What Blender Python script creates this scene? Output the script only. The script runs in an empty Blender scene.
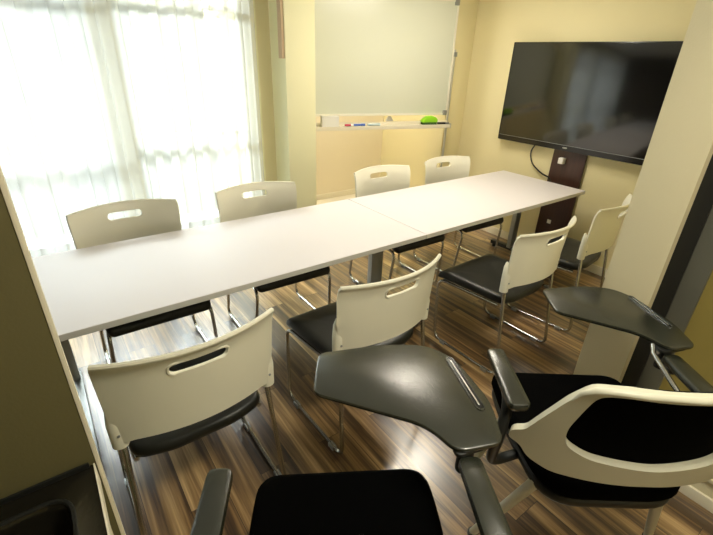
import bpy, bmesh, math, random
from mathutils import Vector, Matrix, noise

# ------------------------------------------------------------------ camera
S = bpy.context.scene
col = S.collection
FPX = 422.945
CAM = Vector((0, 0, 1.62))
yaw, pitch, roll = math.radians(37.1371), math.radians(26.3303), math.radians(2.0764)
fw = Vector((math.sin(yaw)*math.cos(pitch), math.cos(yaw)*math.cos(pitch), -math.sin(pitch)))
r0 = Vector((math.cos(yaw), -math.sin(yaw), 0)); u0 = r0.cross(fw)
rr = math.cos(roll)*r0 + math.sin(roll)*u0
uu = -math.sin(roll)*r0 + math.cos(roll)*u0
cd = bpy.data.cameras.new('camera'); cam = bpy.data.objects.new('camera', cd); col.objects.link(cam)
cd.sensor_width = 36; cd.sensor_fit = 'HORIZONTAL'; cd.lens = FPX/713*36; cd.clip_start = 0.02
M4 = Matrix((rr, uu, -fw)).transposed().to_4x4(); M4.translation = CAM
cam.matrix_world = M4
S.camera = cam

# ------------------------------------------------------------------ light, exposure
S.view_settings.view_transform = 'Standard'; S.view_settings.look = 'None'
S.view_settings.gamma = 1; S.view_settings.use_curve_mapping = False
S.view_settings.exposure = 0.0
W = bpy.data.worlds.new('sky'); S.world = W; W.use_nodes = True
bg = W.node_tree.nodes['Background']; bg.inputs[0].default_value = (0.93, 0.97, 1.0, 1); bg.inputs[1].default_value = 1.3

def area(name, loc, rot, sx, sy, power, color, portal=False, spread=None):
    l = bpy.data.lights.new(name, 'AREA'); l.shape = 'RECTANGLE'; l.size = sx; l.size_y = sy
    l.energy = power; l.color = color
    if portal: l.cycles.is_portal = True
    if spread: l.spread = math.radians(spread)
    o = bpy.data.objects.new(name, l); o.location = loc; o.rotation_euler = rot; col.objects.link(o); return o
PI = math.pi
area('window_portal', (0.2, 3.44, 1.25), (PI/2, 0, PI), 2.6, 2.3, 1, (1, 1, 1), portal=True)
# daylight from the open sky above the street
area('sky_daylight', (0.5, 5.2, 3.3), (math.radians(-55), 0, 0), 3.6, 1.8, 1150, (0.92, 0.97, 1.0))
area('ceiling_lamp_light', (2.35, 2.15, 2.37), (0, 0, 0), 0.8, 0.2, 28, (1.0, 0.92, 0.77))
area('entry_fill_light', (0.9, -0.1, 2.37), (0, 0, 0), 0.6, 0.3, 32, (1.0, 0.94, 0.76))  # added fill lamp out of view, lifts the foreground
area('alcove_fill_light', (2.7, 3.85, 2.37), (0, 0, 0), 0.6, 0.3, 26, (1.0, 0.94, 0.84))  # added fill lamp out of view, brightens the alcove

# ------------------------------------------------------------------ materials
def mat(name, color, rough=0.5, metal=0.0, spec=0.5, coat=0.0, bump=0.0, bscale=200, var=0.0, vscale=6):
    m = bpy.data.materials.new(name); m.use_nodes = True
    nt = m.node_tree; b = nt.nodes['Principled BSDF']
    b.inputs['Base Color'].default_value = (*color, 1); b.inputs['Roughness'].default_value = rough
    b.inputs['Metallic'].default_value = metal; b.inputs['Specular IOR Level'].default_value = spec
    b.inputs['Coat Weight'].default_value = coat
    if bump or var:
        tc = nt.nodes.new('ShaderNodeTexCoord')
    if bump:
        n = nt.nodes.new('ShaderNodeTexNoise'); n.inputs['Scale'].default_value = bscale
        nt.links.new(tc.outputs['Object'], n.inputs['Vector'])
        bp = nt.nodes.new('ShaderNodeBump'); bp.inputs['Strength'].default_value = bump; bp.inputs['Distance'].default_value = 0.002
        nt.links.new(n.outputs['Fac'], bp.inputs['Height']); nt.links.new(bp.outputs['Normal'], b.inputs['Normal'])
    if var:
        n = nt.nodes.new('ShaderNodeTexNoise'); n.inputs['Scale'].default_value = vscale; n.inputs['Detail'].default_value = 4
        nt.links.new(tc.outputs['Object'], n.inputs['Vector'])
        mx = nt.nodes.new('ShaderNodeMix'); mx.data_type = 'RGBA'
        mx.inputs[6].default_value = (*[c*(1-var) for c in color], 1); mx.inputs[7].default_value = (*[min(1, c*(1+var)) for c in color], 1)
        nt.links.new(n.outputs['Fac'], mx.inputs[0]); nt.links.new(mx.outputs[2], b.inputs['Base Color'])
    return m

MT = {}
MT['wall'] = mat('cream wallpaper', (0.80, 0.72, 0.43), 0.85, bump=0.35, bscale=140, var=0.02, vscale=2)
MT['wall_near'] = mat('beige wallpaper', (0.72, 0.65, 0.44), 0.8, bump=0.3, bscale=140, var=0.02)
MT['panel'] = mat('shaded beige laminate panel', (0.14, 0.122, 0.05), 0.6, bump=0.15, bscale=160)  # beige panel, its backlit shade put into a darker base colour
MT['wall_daylit'] = mat('daylit cream wallpaper', (0.88, 0.85, 0.56), 0.85, bump=0.35, bscale=140)  # wall paper made brighter and yellower, daylight put into the colour
MT['wall_alc'] = mat('beige pink wallpaper', (0.82, 0.73, 0.55), 0.85, bump=0.3, bscale=140)
MT['trim'] = mat('cream painted trim', (0.82, 0.76, 0.60), 0.5)
MT['ceil'] = mat('white ceiling paper', (0.78, 0.76, 0.70), 0.9)
MT['plastic'] = mat('ivory polypropylene', (0.86, 0.835, 0.69), 0.38, bump=0.06, bscale=500)
MT['seat'] = mat('black leatherette', (0.008, 0.009, 0.007), 0.40, bump=0.25, bscale=350)
MT['fabric'] = mat('black woven fabric', (0.0015, 0.0015, 0.0015), 0.95, spec=0.03, bump=0.4, bscale=600)
MT['chrome'] = mat('chromed steel tube', (0.55, 0.55, 0.53), 0.22, metal=1.0)
MT['steel'] = mat('brushed grey steel', (0.36, 0.38, 0.38), 0.38, metal=0.7)
MT['blackp'] = mat('black moulded plastic', (0.010, 0.011, 0.010), 0.42, bump=0.12, bscale=300)
MT['padp'] = mat('black worn plastic', (0.019, 0.021, 0.014), 0.27, spec=1.0, bump=0.2, bscale=260, var=0.25, vscale=9)
MT['white'] = mat('white plastic', (0.86, 0.85, 0.80), 0.4)
MT['legw'] = mat('ivory painted leg', (0.60, 0.58, 0.46), 0.4)
MT['tabletop'] = mat('white melamine', (0.82, 0.78, 0.80), 0.5, var=0.01)
MT['edge'] = mat('grey white edge band', (0.62, 0.60, 0.57), 0.45)
MT['bezel'] = mat('glossy black bezel', (0.006, 0.006, 0.006), 0.25)
MT['screen'] = mat('dark glass screen', (0.003, 0.003, 0.003), 0.11, spec=1.0)
MT['board'] = mat('enamelled whiteboard', (0.74, 0.76, 0.62), 0.30)
MT['alu'] = mat('anodised aluminium', (0.62, 0.62, 0.58), 0.35, metal=0.8)
MT['green'] = mat('lime green plastic', (0.32, 0.75, 0.02), 0.45)
MT['dgreen'] = mat('dark green felt', (0.05, 0.12, 0.02), 0.9)
MT['red'] = mat('red plastic', (0.55, 0.05, 0.10), 0.4)
MT['blue'] = mat('blue plastic', (0.06, 0.15, 0.55), 0.4)
MT['paleb'] = mat('pale blue plastic', (0.55, 0.68, 0.72), 0.4)
MT['darkgap'] = mat('black rubber track', (0.01, 0.01, 0.008), 0.6)
MT['sash'] = mat('bronze grey aluminium sash', (0.16, 0.16, 0.13), 0.45, metal=0.3)
MT['frame_w'] = mat('cream aluminium window frame', (0.86, 0.83, 0.70), 0.5)
MT['facade'] = mat('pale tiled facade', (0.80, 0.80, 0.78), 0.8)
MT['fglass'] = mat('grey blue window glass', (0.45, 0.50, 0.52), 0.3)
MT['rail'] = mat('pale grey railing', (0.60, 0.62, 0.62), 0.6)
MT['asphalt'] = mat('light street paving', (0.6, 0.6, 0.58), 0.9)

def wood_dark():
    m = mat('dark walnut veneer', (0.05, 0.02, 0.012), 0.35); nt = m.node_tree; b = nt.nodes['Principled BSDF']
    tc = nt.nodes.new('ShaderNodeTexCoord'); mp = nt.nodes.new('ShaderNodeMapping'); mp.inputs['Scale'].default_value = (30, 30, 1.5)
    n = nt.nodes.new('ShaderNodeTexNoise'); n.inputs['Scale'].default_value = 1.5; n.inputs['Detail'].default_value = 6
    r = nt.nodes.new('ShaderNodeValToRGB'); r.color_ramp.elements[0].color = (0.018, 0.006, 0.004, 1); r.color_ramp.elements[1].color = (0.075, 0.028, 0.016, 1)
    nt.links.new(tc.outputs['Object'], mp.inputs[0]); nt.links.new(mp.outputs[0], n.inputs['Vector'])
    nt.links.new(n.outputs['Fac'], r.inputs[0]); nt.links.new(r.outputs[0], b.inputs['Base Color']); return m
MT['walnut'] = wood_dark()

def floor_mat():
    m = bpy.data.materials.new('walnut plank floor'); m.use_nodes = True; nt = m.node_tree; N = nt.nodes; L = nt.links
    b = N['Principled BSDF']; tc = N.new('ShaderNodeTexCoord')
    # planks run along Y: rotate so brick rows run along Y
    mp = N.new('ShaderNodeMapping'); mp.inputs['Rotation'].default_value = (0, 0, PI/2)
    L.new(tc.outputs['Object'], mp.inputs[0])
    br = N.new('ShaderNodeTexBrick'); br.inputs['Scale'].default_value = 1.0
    br.inputs['Brick Width'].default_value = 1.21; br.inputs['Row Height'].default_value = 0.147
    br.inputs['Mortar Size'].default_value = 0.0013; br.inputs['Mortar Smooth'].default_value = 0.3; br.inputs['Bias'].default_value = 0.0
    br.offset = 0.37; br.offset_frequency = 2
    br.inputs['Color1'].default_value = (0, 0, 0, 1); br.inputs['Color2'].default_value = (1, 1, 1, 1); br.inputs['Mortar'].default_value = (0.5, 0.5, 0.5, 1)
    L.new(mp.outputs[0], br.inputs['Vector'])
    # offset the grain per plank
    ad = N.new('ShaderNodeVectorMath'); ad.operation = 'MULTIPLY_ADD'
    L.new(br.outputs['Color'], ad.inputs[0]); ad.inputs[1].default_value = (7, 13, 5); L.new(tc.outputs['Object'], ad.inputs[2])
    g = N.new('ShaderNodeMapping'); g.inputs['Scale'].default_value = (11, 0.4, 1); L.new(ad.outputs[0], g.inputs[0])
    n1 = N.new('ShaderNodeTexNoise'); n1.inputs['Scale'].default_value = 1.6; n1.inputs['Detail'].default_value = 5; n1.inputs['Roughness'].default_value = 0.6; n1.inputs['Distortion'].default_value = 0.35
    L.new(g.outputs[0], n1.inputs['Vector'])
    g2 = N.new('ShaderNodeMapping'); g2.inputs['Scale'].default_value = (75, 2, 1); L.new(ad.outputs[0], g2.inputs[0])
    n2 = N.new('ShaderNodeTexNoise'); n2.inputs['Scale'].default_value = 1.5; n2.inputs['Detail'].default_value = 4
    L.new(g2.outputs[0], n2.inputs['Vector'])
    mx = N.new('ShaderNodeMath'); mx.operation = 'MULTIPLY_ADD'; L.new(n2.outputs['Fac'], mx.inputs[0]); mx.inputs[1].default_value = 0.26; 
    L.new(n1.outputs['Fac'], mx.inputs[2])
    m3 = N.new('ShaderNodeMath'); m3.operation = 'MULTIPLY_ADD'; L.new(br.outputs['Color'], m3.inputs[0]); m3.inputs[1].default_value = 0.17; L.new(mx.outputs[0], m3.inputs[2])
    rp = N.new('ShaderNodeValToRGB'); e = rp.color_ramp.elements
    e[0].position = 0.46; e[0].color = (0.020, 0.010, 0.005, 1)
    e[1].position = 0.98; e[1].color = (0.80, 0.56, 0.28, 1)
    x = e.new(0.64); x.color = (0.088, 0.046, 0.020, 1)
    x = e.new(0.79); x.color = (0.34, 0.205, 0.082, 1)
    L.new(m3.outputs[0], rp.inputs[0])
    dk = N.new('ShaderNodeMix'); dk.data_type = 'RGBA'; L.new(br.outputs['Fac'], dk.inputs[0]); L.new(rp.outputs[0], dk.inputs[6]); dk.inputs[7].default_value = (0.02, 0.01, 0.006, 1)
    L.new(dk.outputs[2], b.inputs['Base Color'])
    b.inputs['Roughness'].default_value = 0.34; b.inputs['Specular IOR Level'].default_value = 0.8; b.inputs['Coat Weight'].default_value = 1.0; b.inputs['Coat Roughness'].default_value = 0.22; b.inputs['Coat IOR'].default_value = 1.6
    bp = N.new('ShaderNodeBump'); bp.inputs['Strength'].default_value = 0.25; bp.inputs['Distance'].default_value = 0.001
    L.new(m3.outputs[0], bp.inputs['Height']); L.new(bp.outputs[0], b.inputs['Normal'])
    return m
MT['floor'] = floor_mat()

def curtain_mat():
    m = bpy.data.materials.new('sheer white voile'); m.use_nodes = True; nt = m.node_tree; N = nt.nodes; L = nt.links
    N.remove(N['Principled BSDF']); out = N['Material Output']
    tr = N.new('ShaderNodeBsdfTransparent'); tr.inputs[0].default_value = (0.97, 0.97, 0.95, 1)
    tl = N.new('ShaderNodeBsdfTranslucent'); tl.inputs[0].default_value = (0.80, 0.81, 0.78, 1)
    df = N.new('ShaderNodeBsdfDiffuse'); df.inputs[0].default_value = (0.80, 0.80, 0.77, 1)
    a = N.new('ShaderNodeMixShader'); a.inputs[0].default_value = 0.4; L.new(tl.outputs[0], a.inputs[1]); L.new(df.outputs[0], a.inputs[2])
    b = N.new('ShaderNodeMixShader'); b.inputs[0].default_value = 0.62
    L.new(tr.outputs[0], b.inputs[1]); L.new(a.outputs[0], b.inputs[2]); L.new(b.outputs[0], out.inputs['Surface']); return m
MT['curtain'] = curtain_mat()

def glass_mat():
    m = bpy.data.materials.new('window glass'); m.use_nodes = True; nt = m.node_tree; N = nt.nodes; L = nt.links
    N.remove(N['Principled BSDF']); out = N['Material Output']
    tr = N.new('ShaderNodeBsdfTransparent'); tr.inputs[0].default_value = (0.95, 0.97, 0.96, 1)
    gl = N.new('ShaderNodeBsdfGlossy'); gl.inputs['Roughness'].default_value = 0.02
    b = N.new('ShaderNodeMixShader'); b.inputs[0].default_value = 0.05
    L.new(tr.outputs[0], b.inputs[1]); L.new(gl.outputs[0], b.inputs[2]); L.new(b.outputs[0], out.inputs['Surface']); return m
MT['glass'] = glass_mat()
def steel_sink():
    m = mat('scuffed stainless steel', (0.055, 0.050, 0.035), 0.24, metal=0.8, bump=0.3, bscale=60); return m
MT['sink'] = steel_sink()

# ------------------------------------------------------------------ mesh builder
class MB:
    def __init__(s): s.v = []; s.f = []
    def add(s, vs, fs, M=None):
        o = len(s.v)
        for p in vs:
            p = Vector(p); s.v.append(tuple(M @ p) if M is not None else tuple(p))
        s.f += [tuple(i+o for i in f) for f in fs]; return s
    def box(s, x0, x1, y0, y1, z0, z1, bev=0.0, M=None, seg=2):
        bm = bmesh.new(); bmesh.ops.create_cube(bm, size=1)
        for v in bm.verts:
            v.co = Vector(((x0+x1)/2 + v.co.x*(x1-x0), (y0+y1)/2 + v.co.y*(y1-y0), (z0+z1)/2 + v.co.z*(z1-z0)))
        if bev: bmesh.ops.bevel(bm, geom=bm.edges[:], offset=bev, segments=seg, profile=0.7, affect='EDGES')
        return s.frombm(bm, M)
    def frombm(s, bm, M=None):
        bm.verts.index_update()
        s.add([v.co.copy() for v in bm.verts], [tuple(v.index for v in f.verts) for f in bm.faces], M); bm.free(); return s
    def tube(s, pts, r, n=10, round_=0.0, M=None, sx=1.0, closed=False):
        pts = [Vector(p) for p in pts]
        if round_:
            q = [pts[0]]
            for i in range(1, len(pts)-1):
                a, b, c = pts[i-1], pts[i], pts[i+1]
                d = min(round_, (a-b).length*0.48, (c-b).length*0.48)
                p1 = b + (a-b).normalized()*d; p2 = b + (c-b).normalized()*d
                for k in range(6):
                    t = k/5; q.append((1-t)**2*p1 + 2*t*(1-t)*b + t*t*p2)
            q.append(pts[-1]); pts = q
        rad = r if isinstance(r, (list, tuple)) else [r]*len(pts)
        T = []
        for i in range(len(pts)):
            a = pts[max(0, i-1)]; b = pts[min(len(pts)-1, i+1)]; T.append((b-a).normalized())
        up = Vector((1, 0, 0)) if abs(T[0].x) < 0.9 else Vector((0, 1, 0))
        nrm = (up - T[0]*up.dot(T[0])).normalized(); vs = []; fs = []
        for i, p in enumerate(pts):
            nrm = (nrm - T[i]*nrm.dot(T[i])).normalized(); bi = T[i].cross(nrm)
            for k in range(n):
                a = 2*PI*k/n; vs.append(p + nrm*math.cos(a)*rad[i]*sx + bi*math.sin(a)*rad[i])
        for i in range(len(pts)-1):
            for k in range(n):
                fs.append((i*n+k, i*n+(k+1) % n, (i+1)*n+(k+1) % n, (i+1)*n+k))
        fs.append(tuple(range(n-1, -1, -1))); fs.append(tuple((len(pts)-1)*n+k for k in range(n)))
        return s.add(vs, fs, M)
    def prism(s, poly, z0, z1, bev=0.0, M=None, zf=None):
        # rounded-edge slab from a 2-D outline (counter-clockwise)
        n = len(poly); c = Vector((sum(p[0] for p in poly)/n, sum(p[1] for p in poly)/n))
        rings = [(z0, bev), (z0+bev*0.3, bev*0.3), (z0+bev, 0), (z1-bev, 0), (z1-bev*0.3, bev*0.3), (z1, bev)] if bev else [(z0, 0), (z1, 0)]
        vs = []; fs = []
        for z, ins in rings:
            for i in range(n):
                a = Vector(poly[i-1]); b = Vector(poly[i]); d = Vector(poly[(i+1) % n])
                t = (d-a).normalized(); nn = Vector((t.y, -t.x)); q = b - nn*ins
                vs.append((q.x, q.y, z))
        for j in range(len(rings)-1):
            for i in range(n): fs.append((j*n+i, j*n+(i+1) % n, (j+1)*n+(i+1) % n, (j+1)*n+i))
        fs.append(tuple(range(n-1, -1, -1))); fs.append(tuple((len(rings)-1)*n+i for i in range(n)))
        if zf: vs = [(x, y, z+zf(x, y)) for x, y, z in vs]
        return s.add(vs, fs, M)
    def build(s, name, m, parent=None, angle=38, loc=None):
        me = bpy.data.meshes.new(name); me.from_pydata(s.v, [], s.f)
        me.materials.append(m)
        bm = bmesh.new(); bm.from_mesh(me); bmesh.ops.recalc_face_normals(bm, faces=bm.faces[:]); bm.to_mesh(me); bm.free()
        me.shade_smooth(); me.set_sharp_from_angle(angle=math.radians(angle))
        o = bpy.data.objects.new(name, me); col.objects.link(o)
        if parent: o.parent = parent
        if loc: o.location = loc
        return o

def tag(o, label=None, cat=None, group=None, kind=None):
    if label: o['label'] = label
    if cat: o['category'] = cat
    if group: o['group'] = group
    if kind: o['kind'] = kind
    return o
def empty(name, loc, rz=0, label=None, cat=None, group=None):
    o = bpy.data.objects.new(name, None); o.location = loc; o.rotation_euler = (0, 0, rz); o.empty_display_size = 0.1
    col.objects.link(o); return tag(o, label, cat, group)
def copy_tree(o, parent=None):
    c = o.copy(); col.objects.link(c)
    if parent: c.parent = parent
    for ch in list(o.children): copy_tree(ch, c)
    return c
def struct(mb, name, m, parent=None, label=None):
    o = mb.build(name, m, parent)
    if not parent: o['kind'] = 'structure'
    if label: o['label'] = label
    return o

def round_poly(pts, r, seg=6):
    out = []; n = len(pts)
    for i in range(n):
        a, b, c = Vector(pts[i-1]), Vector(pts[i]), Vector(pts[(i+1) % n])
        ri = r[i] if isinstance(r, (list, tuple)) else r
        d = min(ri, (a-b).length*0.48, (c-b).length*0.48)
        p1 = b+(a-b).normalized()*d; p2 = b+(c-b).normalized()*d
        for k in range(seg+1):
            t = k/seg; q = (1-t)**2*p1 + 2*t*(1-t)*b + t*t*p2; out.append((q.x, q.y))
    return out
def poly_sdf(poly):
    n = len(poly)
    def f(x, y):
        d = 1e9; inside = False
        for i in range(n):
            ax, ay = poly[i-1]; bx, by = poly[i]
            ex, ey = bx-ax, by-ay; wx, wy = x-ax, y-ay
            L = ex*ex+ey*ey
            t = max(0, min(1, (wx*ex+wy*ey)/L)) if L > 0 else 0
            d = min(d, (wx-ex*t)**2+(wy-ey*t)**2)
            if (ay > y) != (by > y) and x < (bx-ax)*(y-ay)/(by-ay)+ax: inside = not inside
        return -math.sqrt(d) if inside else math.sqrt(d)
    return f
def sdf_shell(mb, sdf, x0, x1, y0, y1, nx, ny, fmap, th):
    """grid clipped to sdf<0, its border snapped to the outline, mapped to a curved surface and thickened"""
    hx, hy = (x1-x0)/nx, (y1-y0)/ny; cell = max(hx, hy); P = {}; D = {}
    for i in range(nx+1):
        for j in range(ny+1):
            x, y = x0+i*hx, y0+j*hy; D[i, j] = sdf(x, y); P[i, j] = (x, y)
    faces = []
    for i in range(nx):
        for j in range(ny):
            if sdf(x0+(i+.5)*hx, y0+(j+.5)*hy) < 0: faces.append(((i, j), (i+1, j), (i+1, j+1), (i, j+1)))
    edge = {}
    for f in faces:
        for k in range(4): edge[f[k], f[(k+1) % 4]] = 1
    border = [(a, b) for (a, b) in edge if (b, a) not in edge]
    for a in set(v for e in border for v in e):
        x, y = P[a]
        for _ in range(4):
            d = sdf(x, y); e = cell*0.1
            gx = (sdf(x+e, y)-sdf(x-e, y))/(2*e); gy = (sdf(x, y+e)-sdf(x, y-e))/(2*e); g = math.hypot(gx, gy)
            if g < 1e-3: break
            x -= d*gx/g; y -= d*gy/g
        P[a] = (x, y)
    used = sorted(set(v for f in faces for v in f)); idx = {v: i for i, v in enumerate(used)}
    n = len(used); F = []; B = []
    for v in used:
        x, y = P[v]; p = Vector(fmap(x, y)); e = 1e-3
        nn = (Vector(fmap(x+e, y))-p).cross(Vector(fmap(x, y+e))-p).normalized()
        F.append(p + nn*th/2); B.append(p - nn*th/2)
    fs = [tuple(idx[v] for v in f) for f in faces] + [tuple(n+idx[v] for v in reversed(f)) for f in faces]
    for a, b in border: fs.append((idx[b], idx[a], n+idx[a], n+idx[b]))
    mb.add(F+B, fs); return mb

# ------------------------------------------------------------------ the room
ZC = 2.45
struct(MB().box(-1.35, 3.72, -1.3, 4.45, -0.06, 0), 'floor', MT['floor'])
struct(MB().box(-1.4, 3.8, -1.4, 4.5, ZC, ZC+0.06), 'ceiling', MT['ceil'])
struct(MB().box(3.68, 3.78, 0.55, 4.5, -0.06, ZC), 'wall_right', MT['wall'])
struct(MB().box(1.6, 3.78, 4.4, 4.5, -0.06, ZC), 'wall_back', MT['wall_alc'])
struct(MB().box(-1.40, -1.30, -1.4, 3.5, -0.06, ZC), 'wall_left', mat('dark brown wallpaper', (0.06, 0.045, 0.03), 0.8, bump=.2))
struct(MB().box(-1.4, 2.06, -1.4, -1.3, -0.06, ZC), 'wall_front', MT['wall_near'])
struct(MB().box(1.52, 1.625, 3.34, 4.45, -0.06, ZC), 'wall_alcove', MT['wall'])
struct(MB().box(1.625, 1.88, 3.1, 3.34, -0.0, ZC, 0.006), 'wall_column', MT['wall_daylit'])
struct(MB().box(3.40, 3.68, 3.1, 3.34, -0.0, ZC, 0.006), 'wall_pier', MT['wall'])
# window wall: opening x -1.05..1.45, z 0.06..2.25
mb = MB(); mb.box(-1.4, -1.05, 3.34, 3.46, -.06, ZC); mb.box(1.45, 1.52, 3.34, 3.46, -.06, ZC)
mb.box(-1.05, 1.45, 3.34, 3.46, 2.25, ZC); mb.box(-1.05, 1.45, 3.34, 3.46, -.06, 0.06)
struct(mb, 'wall_window', MT['wall_daylit'])
wf = MB()
for x in (-1.02, 0.50, 1.42): wf.box(x-(.07 if abs(x) < .6 else .03), x+(.07 if abs(x) < .6 else .03), 3.36, 3.42, .06, 2.25)
for x in (-.28,): wf.box(x-.025, x+.025, 3.37, 3.41, .06, 2.25)
for z in (0.085, 1.06, 1.90, 2.22): wf.box(-1.05, 1.45, 3.375, 3.405, z-.016, z+.016)
win = struct(wf, 'window_1', MT['frame_w'])
MB().box(-1.0, 1.40, 3.388, 3.392, .1, 2.2).build('window_pane', MT['glass'], win)
# the wall on the right of the camera: a short wall end, and a dark framed sash window beside it
mb = MB(); mb.box(1.97, 2.13, 0.50, 0.70, 0, ZC, 0.004)
mb.box(1.97, 2.13, -1.4, -1.0, -.06, ZC); mb.box(1.97, 2.13, -1.0, 0.50, 0, 0.10); mb.box(1.97, 2.13, -1.0, 0.50, 2.3, ZC)
struct(mb, 'wall_right_near', MT['wall_near'])
struct(MB().box(2.13, 3.68, 0.55, 0.66, -0.0, ZC), 'wall_side', MT['wall'])
mb = MB(); mb.box(2.03, 2.07, .36, .44, .14, 2.3, .003); mb.box(2.03, 2.07, -1.0, -.92, .14, 2.3, .003)
mb.box(2.03, 2.07, -.92, .36, .14, .20, .003); mb.box(2.03, 2.07, -.92, .36, 2.22, 2.3, .003)
w2 = struct(mb, 'window_2', MT['sash'])
MB().box(2.045, 2.055, -.92, .36, .2, 2.22).build('window_pane', mat('olive frosted pane', (0.30, 0.24, 0.07), 0.35, bump=.2, bscale=90), w2)
mb = MB(); mb.box(2.02, 2.10, .44, .50, .10, 2.3); mb.box(2.00, 2.12, -1.0, .50, .10, .14)
struct(mb, 'trim_1', MT['darkgap'])
mb = MB(); mb.box(1.88, 1.97, -1.3, .50, 0.0, .13, .004); mb.box(1.865, 1.97, -1.3, .50, .13, .15, .003)
struct(mb, 'trim_2', MT['wall_near'])
struct(MB().box(1.868, 1.88, -1.3, .50, 0, .055, .003), 'baseboard_near', MT['trim'])
struct(MB().box(3.665, 3.68, .67, 3.1, 0, .075, .003), 'baseboard_right', MT['trim'])
mb = MB(); mb.box(1.625, 3.665, 4.385, 4.4, 0, .075, .003); struct(mb, 'baseboard_back', MT['trim'])
struct(MB().box(1.63, 3.66, 3.36, 4.38, 0, .012), 'floor_alcove', mat('cream vinyl floor', (.78, .72, .56), .5))
struct(MB().box(3.665, 3.68, 3.34, 4.385, 0, .075, .003), 'baseboard_alcove', MT['trim'])
# partition beside the sink
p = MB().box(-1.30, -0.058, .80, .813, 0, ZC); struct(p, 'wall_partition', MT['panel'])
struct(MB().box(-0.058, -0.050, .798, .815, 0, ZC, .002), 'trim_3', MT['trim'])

# outside
o = MB().box(-9, 12, 9.6, 10.2, -6, 9).build('apartment_facade', MT['facade'])
fac = empty('apartment_building', (0, 9.6, -6), 0, 'pale apartment block across the street seen through the sheer curtains', 'building')
o.name = 'facade_wall'; o.parent = fac; o.location = (0, -9.6, 6)
for k in range(4):
    for j in range(5):
        x = -6+j*3.2; z = -4.2+k*2.8
        MB().box(x, x+1.9, -.06, .02, z+6, z+7.5).build('window', MT['fglass'], fac)
    z = -4.9+k*2.8
    b = MB().box(-8, 11, -1.3, 0, z+6, z+6.15)
    for i in range(40): b.box(-8+i*.48, -8+i*.48+.05, -1.3, -1.25, z+6.15, z+7.1)
    b.box(-8, 11, -1.31, -1.24, z+7.1, z+7.18); b.build('balcony', MT['rail'], fac)
struct(MB().box(-12, 14, 3.6, 9.6, -6.2, -6.0), 'ground', MT['asphalt'])
struct(MB().box(-2.2, 1.9, 3.46, 4.7, -.12, .0), 'bounce_slab', MT['facade'])  # pale slab added outside to bounce daylight into the lower curtains

# ------------------------------------------------------------------ curtains
def curtain(name, xa, xb, y, z0, z1, amp, waves, seed, label):
    random.seed(seed); n = 220; ph = [random.uniform(0, 6.28) for _ in range(3)]
    vs = []; fs = []; zs = [z0, z0+.5, z0+1.1, z0+1.7, z1]
    for k, z in enumerate(zs):
        for i in range(n+1):
            t = i/n; a = amp*(1.15-.25*k/4)
            yy = y + a*(math.sin(t*waves*6.283+ph[0]+.15*k) + .45*math.sin(t*waves*2.31*6.283+ph[1]) + .3*math.sin(t*waves*.47*6.283+ph[2]))
            xx = xa+(xb-xa)*t + .010*math.sin(t*waves*6.283*2+ph[2])
            vs.append((xx, yy, z))
    for k in range(len(zs)-1):
        for i in range(n): fs.append((k*(n+1)+i, k*(n+1)+i+1, (k+1)*(n+1)+i+1, (k+1)*(n+1)+i))
    m = MB().add(vs, fs); o = m.build(name, MT['curtain'], angle=180); tag(o, label, 'curtain', None); return o
curtain('sheer_curtain', -1.12, .52, 3.185, .02, 2.36, .016, 11, 3, 'white sheer curtain on the left half of the window, beside the dark partition')
curtain('sheer_curtain', .46, 1.47, 3.262, .02, 2.36, .018, 9, 8, 'white sheer curtain on the right half of the window, next to the daylit column')
o = MB().tube([(-1.25, 3.23, 2.39), (1.60, 3.23, 2.39)], .012).build('curtain_rail', MT['white'])
tag(o, 'thin white curtain rail above the sheer curtains', 'curtain rail')
o = MB().box(1.606, 1.625, 3.11, 3.17, 1.60, 2.40, .004).build('wall_strip', mat('tan vinyl strip', (.62, .45, .28), .6))
tag(o, 'tan vertical strip fixed on the side of the daylit column beside the curtain', 'wall strip')

# ------------------------------------------------------------------ tables
def make_table(x0, x1, y0, y1, ly):
    t = empty('folding_table', ((x0+x1)/2, (y0+y1)/2, 0)); hx, hy = (x1-x0)/2, (y1-y0)/2
    top = MB().box(-hx, hx, -hy, hy, .7165, .72, .0012).build('tabletop', MT['tabletop'], t)
    MB().box(-hx+.0005, hx-.0005, -hy+.0005, hy-.0005, .692, .7163, .003).build('edge_band', MT['edge'], top)
    MB().box(-hx+.12, hx-.12, -.02, .02, .62, .67, .003).build('crossbar', MT['steel'], t)
    MB().tube([(-hx+.10, -hy+.075, .682), (hx-.10, -hy+.075, .682)], .010, 8).build('side_rail', MT['chrome'], t)
    for s in (-1, 1):
        IN = .034 if (s < 0 and ly < 0) else .070; l = MB()
        l.box(-(.018 if IN < .05 else .036), (.018 if IN < .05 else .036), -.022, .022, .05, .68, .008, M=Matrix.Translation((s*(hx-IN), .27 if IN < .05 else ly, 0)))
        leg = l.build('leg', MT['steel'], t)
        MB().box(s*(hx-IN)-.04, s*(hx-IN)+.04, -.33, .33, .672, .692, .003).build('top_bracket', MT['blackp'], leg)
        MB().box(s*(hx-IN)-.024, s*(hx-IN)+.024, -.33, .33, .025, .062, .010).build('foot', MT['steel'] if ly < 0 else MT['blackp'], leg)
        for e in (-1, 1): MB().tube([(s*(hx-IN), e*.30, 0), (s*(hx-IN), e*.30, .03)], .018).build('glide', MT['blackp'], leg)
    return t
YF, YB = 1.578, 2.368
t = make_table(1.698, 3.485, YF, YB, .12)
tag(t, 'right half of the long white meeting table, its end near the television', 'table', 'white meeting tables')
t = make_table(-.155, 1.694, YF, YB, -.02)
tag(t, 'left half of the long white meeting table, its end beside the dark partition', 'table', 'white meeting tables')

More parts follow.
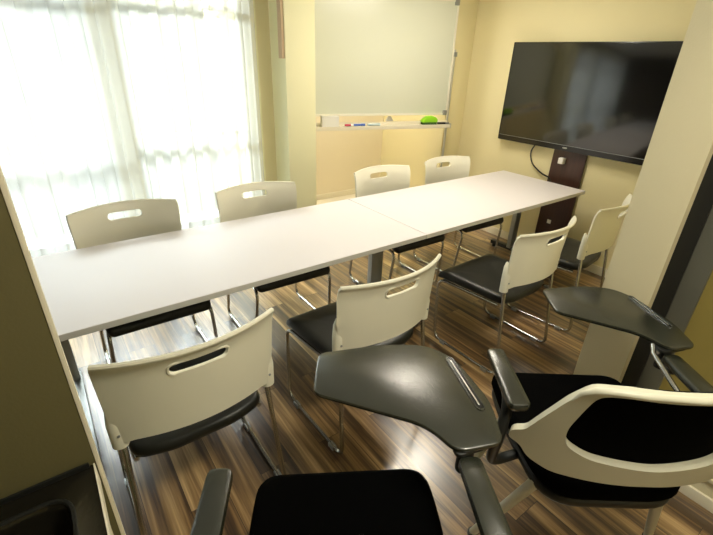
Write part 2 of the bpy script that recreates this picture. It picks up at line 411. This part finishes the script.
# ------------------------------------------------------------------ white shell chair
def back_map(s, z):
    # s across (metres along), z height; centre bows to the back
    q = s/.275
    lean = -.022*((z-.50)/.37)**1.3 if z > .50 else 0
    bow = .083*(1-q*q)
    top = .012*max(0, (z-.80)/.07)**2
    return (s, -.172+lean-bow-top, .555+(z-.535)*.908)
def make_chair():
    c = empty('stacking_chair', (0, 0, 0))
    # backrest outline: wider in the middle of the top, gently arched, rounded lower corners
    out = []
    for i in range(25):
        s = .266-.532*i/24; out.append((s, .888-.010*(s/.266)**2))
    left = [(-.265, .80), (-.261, .70), (-.254, .60), (-.250, .545)]
    low = [(-.235, .530)] + [(-.21+.42*i/12, .545+.010*(1-((i-6)/6)**2)) for i in range(13)] + [(.235, .530)]
    poly = round_poly([(.267, .874)] + out[1:-1] + [(-.267, .874)] + left + low + [(x*-1, z) for x, z in reversed(left)], .014, 4)
    base = poly_sdf(poly)
    def slot(x, z):
        a = abs(x)-.068; b = abs(z-.818)-.004; r = .0175
        return math.hypot(max(a, 0), max(b, 0)) + min(max(a, b), 0) - r
    shell = MB(); sdf_shell(shell, lambda x, z: max(base(x, z), -slot(x, z)), -.28, .28, .52, .895, 68, 46, back_map, .011)
    # raised rim along the slot and the upper edge
    rim = [(math.copysign(.068, math.cos(a)) + .0205*math.cos(a), .818+math.copysign(.004, math.sin(a))+.0205*math.sin(a)) for a in [2*PI*k/28+.01 for k in range(28)]]
    rim.append(rim[0])
    shell.tube([Vector(back_map(x, z))+Vector((0, -.005, 0)) for x, z in rim], .0045, 6)
    topedge = [(-.264+.528*i/24, .885-.010*((-.264+.528*i/24)/.264)**2) for i in range(0, 25)]
    shell.tube([Vector(back_map(x, z))+Vector((0, -.001, 0)) for x, z in topedge], .0085, 8)
    # thick mounting lugs on the lower corners
    for e in (-1, 1):
        M = Matrix.Translation((e*.245, -.180, .592)) @ Matrix.Rotation(e*.25, 4, 'Z')
        shell.tube([(0, .0, -.062), (0, 0, -.058), (0, 0, .03), (0, .006, .085), (0, .016, .108)], [.014, .021, .022, .017, .004], 14, M=M, sx=1.15)
    back = shell.build('backrest', MT['plastic'], c)
    for e in (-1, 1):
        MB().tube([(e*.245, -.196, .589), (e*.245, -.2040, .589)], .0045, 10).build('screw', MT['steel'], back)
    # seat pad
    pts = round_poly([(.225, -.165), (.248, .24), (.238, .285), (-.238, .285), (-.248, .24), (-.225, -.165), (-.12, -.195), (.12, -.195)], .04, 5)
    def zf(x, y):
        return -.026*max(0, (y-.17)/.11)**2 + .010*((x/.23)**2) - .006*math.cos(y*6)
    st = MB().prism([(x, y) for x, y in pts], .432, .474, .014)
    n = len(pts); st = MB()
    rings = [(.424, .94), (.430, .985), (.446, 1.0), (.464, .985), (.472, .94), (.474, .80), (.473, .5), (.472, .2)]
    vs = [(x*k, .02+(y-.02)*k, z) for z, k in rings for x, y in pts]; vs = [(x, y, z+zf(x, y)) for x, y, z in vs]
    fs = [(j*n+i, j*n+(i+1) % n, (j+1)*n+(i+1) % n, (j+1)*n+i) for j in range(len(rings)-1) for i in range(n)]
    fs.append(tuple(range(n-1, -1, -1))); fs.append(tuple((len(rings)-1)*n+i for i in range(n)))
    st.add(vs, fs).build('seat', MT['seat'], c, angle=60)
    # sled legs
    for e in (-1, 1):
        f = MB().tube([(e*.238, -.178, .60), (e*.240, -.186, .50), (e*.262, -.250, .014), (e*.262, .225, .014), (e*.240, .266, .412), (e*.215, -.15, .418)], .0095, 10, round_=.055)
        leg = f.build('leg', MT['chrome'], c)
        for y in (-.17, .15):
            MB().box(e*.262-.012, e*.262+.012, y-.02, y+.02, 0, .022, .005).build('glide', MT['steel'], leg)
    MB().tube([(-.228, .23, .414), (.228, .23, .414)], .009, 8).build('crossbar', MT['chrome'], c)
    MB().tube([(-.212, -.10, .418), (.212, -.10, .418)], .009, 8).build('crossbar', MT['chrome'], c)
    MB().box(-.19, .19, -.10, .17, .422, .434, .003).build('seat_pan', MT['blackp'], c)
    return c
proto = make_chair()
near = 'white shell chairs on the near side of the table'; far = 'white shell chairs on the window side of the table'
SP = [(.235, 1.330, 0, near, 'white shell chair with black seat, nearest the camera at the left end of the table'),
      (1.030, 1.330, .02, near, 'white shell chair behind the large black writing tablet, second from the partition'),
      (2.060, 1.285, .02, near, 'white shell chair with black seat and chrome legs, third from the partition'),
      (2.815, 1.300, .12, near, 'white shell chair beside the beige wall end, closest to the television'),
      (.300, 2.240, PI, far, 'white shell chair against the sheer curtain, nearest the partition'),
      (1.055, 2.250, PI-.02, far, 'white shell chair between the curtain and the daylit column'),
      (2.074, 2.240, PI-.02, far, 'white shell chair below the white box end of the whiteboard tray'),
      (2.800, 2.250, PI-.03, far, 'white shell chair below the green eraser, farthest from the camera')]
for i, (x, y, a, g, l) in enumerate(SP):
    o = proto if i == 0 else copy_tree(proto)
    o.location = (x, y, 0); o.rotation_euler = (0, 0, a); tag(o, l, 'chair', g)

# ------------------------------------------------------------------ tablet-arm chair
def tab_back(s, z):
    q = s/.30
    return (s, -.285+.075*min(1.6, q*q)-.10*(z-.60), z)
def make_tablet_chair():
    c = empty('tablet_arm_chair', (0, 0, 0))
    half = [(0, .935), (.15, .932), (.225, .918), (.262, .86), (.30, .77), (.325, .705), (.352, .69), (.357, .655), (.325, .645), (.30, .605), (.24, .578), (.13, .582), (0, .588)]
    poly = round_poly([(x, z) for x, z in half] + [(-x, z) for x, z in reversed(half[1:-1])], .02, 3)
    inner = [(0, .918), (.15, .915), (.208, .902), (.222, .85), (.240, .76), (.232, .70), (.17, .668), (0, .655)]
    ip = round_poly([(x, z) for x, z in inner] + [(-x, z) for x, z in reversed(inner[1:-1])], .025, 4)
    so, si = poly_sdf(poly), poly_sdf(ip)
    fr = MB(); sdf_shell(fr, lambda x, z: max(so(x, z), -si(x, z)), -.365, .365, .53, .95, 74, 44, tab_back, .024)
    fr.tube([Vector(tab_back(x, z))+Vector((0, -.010, 0)) for x, z in [(-.262, .855), (-.245, .893), (-.222, .912), (-.18, .922), (-.12, .926), (0, .929), (.12, .926), (.18, .922), (.222, .912), (.245, .893), (.262, .855)]], [.003, .008, .010, .010, .010, .010, .010, .010, .010, .008, .003], 8)
    fr.build('backrest_frame', MT['legw'], c, angle=50)
    ms = MB(); ip2 = round_poly([(x*1.04, .775+(z-.775)*1.05) for x, z in ip], .0, 1) if False else [(x*1.05, .775+(z-.775)*1.06) for x, z in ip]
    s2 = poly_sdf(ip2)
    sdf_shell(ms, s2, -.27, .27, .61, .93, 40, 30, lambda s, z: tuple(Vector(tab_back(s, z))+Vector((0, .020, 0))), .012)
    ms.build('back_mesh', MT['fabric'], c)
    # seat
    pts = round_poly([(.225, -.24), (.262, .10), (.250, .305), (-.250, .305), (-.262, .10), (-.225, -.24)], [.12, .1, .075, .075, .1, .12], 7)
    n = len(pts)
    rings = [(.425, .90), (.432, .965), (.450, 1.0), (.478, .995), (.494, .965), (.500, .90), (.500, .6), (.498, .2)]
    def zf(x, y): return .012*(x/.25)**2 - .02*max(0, (y-.2)/.1)**2
    vs = [(x*k, .03+(y-.03)*k, z) for z, k in rings for x, y in pts]; vs = [(x, y, z+zf(x, y)) for x, y, z in vs]
    fs = [(j*n+i, j*n+(i+1) % n, (j+1)*n+(i+1) % n, (j+1)*n+i) for j in range(len(rings)-1) for i in range(n)]
    fs.append(tuple(range(n-1, -1, -1))); fs.append(tuple((len(rings)-1)*n+i for i in range(n)))
    seat = MB().add(vs, fs).build('seat', MT['fabric'], c, angle=60)
    sh = MB().prism([(x*.97, y*.97) for x, y in pts], .395, .430, .012); sh.build('seat_shell', MT['blackp'], c, angle=50)
    # legs
    for ex in (-1, 1):
        for ey in (-1, 1):
            fx, fy = (.335, -.075) if ey < 0 else (.27, .225)
            leg = MB().tube([(ex*.205, ey*.15, .41), (ex*(.205+fx)/2, (ey*.15+fy)/2, .21), (ex*fx, fy, .012)], [.019, .017, .014], 12).build('leg', MT['legw'], c, angle=50)
            MB().tube([(ex*fx, fy, 0), (ex*fx, fy, .016)], .019, 12).build('glide', MT['blackp'], leg)
    # arms
    for e in (-1, 1):
        br = MB().tube([(e*.20, -.03, .405), (e*.27, -.06, .40), (e*.345, -.09, .43), (e*.352, -.12, .56), (e*.335, -.10, .66), (e*.312, .0, .683), (e*.312, .09, .685)], [.016, .017, .018, .019, .018, .020, .016], 12, round_=.05 if False else 0)
        br = MB().tube([(e*.20, -.03, .408), (e*.30, -.06, .395), (e*.350, -.10, .44), (e*.352, -.13, .60), (e*.325, -.08, .683), (e*.312, .09, .686)], .017, 12, round_=.06)
        br.build('arm_bracket', MT['blackp'], c)
        pad = MB().prism(round_poly([(e*.312-.034, -.135), (e*.312+.034, -.135), (e*.312+.031, .145), (e*.312-.031, .145)], .022, 5), .685, .715, .009)
        pad.build('armrest_pad', MT['padp'], c)
    # writing tablet on the right arm
    tp = [(.405, .155), (.425, .30), (.375, .50), (.30, .575), (.15, .585), (-.075, .545), (-.09, .36), (.215, .225), (.275, .135)]
    tp = round_poly(tp, [.03, .05, .06, .06, .05, .03, .03, .05, .035], 6)
    tb = MB().prism(tp, .728, .744, .006)
    tab = tb.build('writing_tablet', MT['padp'], c)
    # raised lip framing the pen groove
    a = Vector((.355, .495, .7445)); b = Vector((.385, .275, .7445)); d = (b-a).normalized(); nn = Vector((-d.y, d.x, 0))
    w = .011
    lip = MB()
    loop = [a+nn*w, a-d*w*.9, a-nn*w, b-nn*w, b+d*w*.9, b+nn*w, a+nn*w]
    lip.tube(loop, .0024, 6, round_=.006); lip.build('groove_lip', MT['padp'], tab)
    MB().box(-.0018, .0018, -.10, .10, 0, .0012, M=Matrix.Translation((a+b)/2+Vector((0, 0, .0006))) @ Matrix.Rotation(math.atan2(-(d.x), d.y), 4, 'Z')).build('groove_glint', MT['alu'], tab)  # bright strip stands in for the window reflection along the groove
    MB().tube([a+Vector((0, 0, .0)), b], [.0075, .0075], 8, sx=1).build('pen_groove', MT['blackp'], tab) if False else None
    g = MB().prism(round_poly([tuple((a+nn*.008)[:2]), tuple((a-nn*.008)[:2]), tuple((b-nn*.008)[:2]), tuple((b+nn*.008)[:2])], .006, 3), .7435, .7452); g.build('pen_groove', MT['bezel'], tab)
    pv = MB().tube([(.312, .165, .64), (.312, .165, .728)], .021, 14); pv.tube([(.312, .10, .675), (.312, .165, .675)], .019, 12)
    pv.prism(round_poly([(.27, .13), (.40, .17), (.39, .28), (.28, .25)], .03, 4), .715, .728, .003)
    hg = pv.build('tablet_hinge', MT['blackp'], c)
    MB().tube([(.284, .165, .706), (.294, .165, .706)], .009, 12).build('bolt', MT['chrome'], hg)
    MB().tube([(.275, .185, .722), (.262, .155, .705), (.262, .03, .672), (.275, -.05, .640)], [.010, .008, .009, .006], 10).build('hinge_lever', MT['chrome'], c)
    return c
t1 = make_tablet_chair(); t2 = copy_tree(t1)
for ch in list(t1.children):
    if ch.name.startswith('hinge_lever'): bpy.data.objects.remove(ch)
t1.location = (.365, .465, 0); t1.rotation_euler = (0, 0, -math.radians(31.6))
tag(t1, 'black seated chair at the bottom of the view, its large grey-black writing tablet swung forward', 'chair', 'tablet arm chairs')
for ch in t2.children:
    if ch.name.startswith('writing_tablet'): ch.scale = (.84, 1, 1); ch.location.x = .40*.16
t2.location = (1.305, .373, 0); t2.rotation_euler = (0, 0, -math.radians(36.9))
tag(t2, 'chair with white ring backrest frame and black tablet, beside the beige wall end', 'chair', 'tablet arm chairs')

# ------------------------------------------------------------------ television and stand
tv = empty('television', (3.60, 1.895, 0), 0, 'large flat black television on a dark wooden stand before the cream wall', 'television')
MB().box(-.01, .035, -.675, .675, .972, 1.79, .006).build('body', MT['bezel'], tv)
MB().box(-.0135, -.0095, -.662, .662, 1.022, 1.781, .001).build('screen', MT['screen'], tv)
MB().box(-.0125, -.0095, -.662, .662, 1.0165, 1.0195).build('bezel_line', MT['steel'], tv)
m = MB()
for k, (w_, g_) in enumerate([(.006, 0), (.004, .009), (.005, .016), (.006, .024), (.004, .033)]):
    m.box(-.0125, -.0105, .015-g_-w_, .015-g_, .992, 1.002)
m.build('logo', MT['alu'], tv)
ts = empty('television_stand', (3.60, 1.865, 0), 0, 'dark walnut television stand with broad upright and black floor plate', 'television stand')
MB().box(.045, .068, -.145, .145, .02, 1.25, .003).build('upright', MT['walnut'], ts)
MB().box(-.10, .068, -.33, .33, 0, .025, .004).build('base_plate', MT['blackp'], ts)
MB().box(.005, .045, -.05, .14, .60, .622, .003).build('shelf_bracket', MT['blackp'], ts)
MB().box(.038, .045, -.2, .2, 1.15, 1.6, .003).build('mounting_plate', MT['blackp'], ts)
MB().box(.038, .045, .015, .05, .31, .345, .002).build('cable_cover', MT['white'], ts)
o = MB().box(-.05, -.0, -.022, .022, -.025, .025, .006).build('power_plug', MT['white'], loc=(3.644, 1.905, .885))
tag(o, 'small white power plug on the walnut television stand', 'plug')
o = MB().tube([(3.642, 2.18, 1.0), (3.652, 2.24, .90), (3.652, 2.20, .80), (3.65, 2.08, .73), (3.625, 1.98, .72), (3.63, 1.96, .66)], .0065, 8, round_=.05).build('power_cable', MT['blackp'])
tag(o, 'black cable looping from the television down to its stand', 'cable')

# ------------------------------------------------------------------ whiteboard, standing askew behind the table
wb = empty('whiteboard', (3.29, 3.0, 0), math.radians(-15), 'large pale whiteboard on a steel stand in front of the alcove', 'whiteboard')
# local x from -1.8 (left) to 0 (right), the face looks to -y
MB().box(-1.62, 0, .0, .022, 1.165, 2.095, .002).build('board', MT['board'], wb)
m = MB(); m.box(-1.625, .005, -.006, .025, 1.152, 1.170, .002); m.box(-1.625, .005, -.006, .025, 2.090, 2.105, .002)
m.box(-.005, .012, -.006, .025, 1.152, 2.105, .002); m.box(-1.632, -1.615, -.006, .025, 1.152, 2.105, .002); m.build('board_frame', MT['frame_w'], wb)
for x in (-1.605, -.012):
    for z in (1.172, 2.085): MB().box(x-.022, x+.022, -.011, .028, z-.022, z+.022, .006).build('corner_cap', MT['steel'], wb)
MB().box(-1.60, .02, -.075, -.012, 1.062, 1.072, .002).box(-1.60, .02, -.080, -.075, 1.040, 1.074, .002).box(-1.60, .02, -.012, -.008, 1.055, 1.10).build('pen_tray', MT['trim'], wb)
MB().prism(round_poly([(-.04, 0), (.04, 0), (.012, .045), (-.012, .045)], .008, 3), -.016, .004, .002, M=Matrix.Translation((-.60, -.004, 1.102)) @ Matrix.Rotation(PI/2, 4, 'X')).build('tilt_catch', MT['alu'], wb)
for x, fa, fb in ((-1.65, -.04, .26), (.045, -.22, .07)):
    po = MB().tube([(x, .03, .05), (x, .03, 1.72)], .012, 12).build('pole', MT['alu'], wb)
    MB().box(x-.02, x+.018, .012, .048, 1.66, 1.70, .004).build('pole_clamp', MT['steel'], po)
    MB().box(x-.03, x+.02, -.03, .045, 1.03, 1.075, .005).build('tray_clamp', MT['alu'], po)
    MB().tube([(x, fa, .05), (x, fb, .05)], .016, 10).build('foot', MT['steel'], po)
    for y in (fa+.02, fb-.02): MB().tube([(x-.012, y, .022), (x+.012, y, .022)], .022, 14).build('castor', MT['blackp'], po)
MB().tube([(-1.65, .03, .30), (.045, .03, .30)], .012, 10).build('crossbar', MT['alu'], wb)
from mathutils import Euler
RW = Matrix.Translation((3.29, 3.0, 0)) @ Matrix.Rotation(math.radians(-15), 4, 'Z')
def ontray(x, y=-.045, z=1.0722):
    return RW @ Vector((x, y, z))
def item(name, loc, label, cat, group=None):
    return empty(name, loc, math.radians(-15), label, cat, group)
e = item('board_eraser', ontray(-.20), 'lime green whiteboard eraser on the tray under the whiteboard', 'eraser')
ol = [(-.082, .020), (.078, .020), (.082, .045), (.06, .066), (.02, .078), (-.03, .076), (-.065, .058), (-.084, .036)]
MB().prism(round_poly(ol, .008, 3), -.026, .026, .006, M=Matrix.Rotation(PI/2, 4, 'X')).build('grip', MT['green'], e)
MB().box(-.076, .074, -.024, .024, 0, .021, .002).build('felt_pad', MT['dgreen'], e)
e = item('tissue_box', ontray(-1.19), 'small white box at the left of the whiteboard tray, by the column', 'box')
MB().box(-.085, .07, -.026, .026, 0, .086, .003).build('carton', MT['white'], e)
MB().box(-.083, .068, -.027, .027, .075, .088, .002).build('lid', MT['white'], e)
def marker(x, body, cap, label, rot=0, L=.062):
    e = item('whiteboard_marker', ontray(x, -.078+.02, 1.0722+.028), label, 'marker', None)
    MB().tube([(-L, 0, -.0175), (L*.35, 0, -.0175)], .0095, 10).build('barrel', MT[body], e)
    MB().tube([(L*.35, 0, -.0175), (L, 0, -.0175)], .0105, 10).build('cap', MT[cap], e)
marker(-.93, 'blue', 'blue', 'blue marker lying on the whiteboard tray beside the red marker')
marker(-1.02, 'red', 'white', 'red marker lying on the whiteboard tray between the box and the blue marker', L=.04)
marker(-.78, 'paleb', 'paleb', 'pale blue marker lying on the whiteboard tray left of centre')
marker(-1.16, 'blackp', 'blackp', 'black marker on the tray in front of the small white box', L=.035)
marker(-.05, 'blackp', 'steel', 'dark marker at the right end of the whiteboard tray beside the green eraser')

# ------------------------------------------------------------------ sink counter
sk = empty('sink_counter', (-.655, .50, 0), 0, 'stainless steel sink counter against the dark partition at bottom left', 'sink')
MB().box(-.60, .585, -.34, .29, 0, .66, .003).box(.573, .585, -.34, .29, .655, .832).box(-.60, -.588, -.34, .29, .655, .832).box(-.59, .575, -.34, -.328, .655, .832).box(-.59, .575, .278, .29, .655, .832).build('cabinet', MT['wall_near'], sk)
# steel top as a rim around a basin
tp = MB(); X0, X1, Y0, Y1 = -.62, .592, -.35, .294; bx0, bx1, by0, by1 = -.50, .550, -.31, .245
oute = [(X0, Y0), (X1, Y0), (X1, Y1), (X0, Y1)]; oute = round_poly(oute, .004, 8); inn = round_poly([(bx0, by0), (bx1, by0), (bx1, by1), (bx0, by1)], .05, 8)
n = len(inn)
def ring(poly, z, ins=0.0, c=(.03, -.03)):
    return [(c[0]+(x-c[0])*(1-ins), c[1]+(y-c[1])*(1-ins*1.8), z) for x, y in poly]
rings = [[(x, y, .832) for x, y in oute], [(x, y, .85) for x, y in oute], [(x, y, .85) for x, y in inn], ring(inn, .853, .006), ring(inn, .850, .012), ring(inn, .835, .02), ring(inn, .70, .05), ring(inn, .685, .09), ring(inn, .68, .3)]
vs = [p for r_ in rings for p in r_]
fs = [(j*n+i, j*n+(i+1) % n, (j+1)*n+(i+1) % n, (j+1)*n+i) for j in range(len(rings)-1) for i in range(n)]
fs.append(tuple((len(rings)-1)*n+i for i in range(n)))
tp.add(vs, fs).build('basin_top', MT['sink'], sk, angle=50)
MB().box(.592, .595, -.35, .2935, .80, .853, .001).build('edge_strip', MT['trim'], sk)
m = MB().tube([Vector((x, y, .853)) for x, y, z in ring(inn, 0, .004)]+[Vector(ring(inn, .853, .004)[0])], .0045, 6)
m.build('basin_rim', MT['blackp'], sk)
MB().tube([(.0, .0, .680), (.0, .0, .6865)], .045, 24).build('drain', MT['steel'], sk)
# seal of old caulk along the partition
MB().box(-.61, .586, .288, .2935, .85, .862, .002).build('caulk_line', MT['blackp'], sk)

# ------------------------------------------------------------------ ceiling lights; the two small ones are added for fill light
for nm, x, y, sx, sy, lb in (('unseen_ceiling_light', 2.35, 2.15, .9, .28, 'long ceiling light above the meeting table'), ('unseen_ceiling_light', .9, -.1, .68, .36, 'added fixture of the fill light above the tablet arm chairs'), ('unseen_ceiling_light', 2.7, 3.85, .68, .36, 'added fixture of the fill light in the alcove')):
    e = empty(nm, (x, y, 2.40), 0, lb, 'ceiling light')
    MB().box(-sx/2, sx/2, -sy/2, sy/2, 0, .05, .004).build('housing', MT['white'], e)
    MB().box(-sx/2+.02, sx/2-.02, -sy/2+.02, sy/2-.02, -.015, .0, .003).build('diffuser', MT['white'], e)
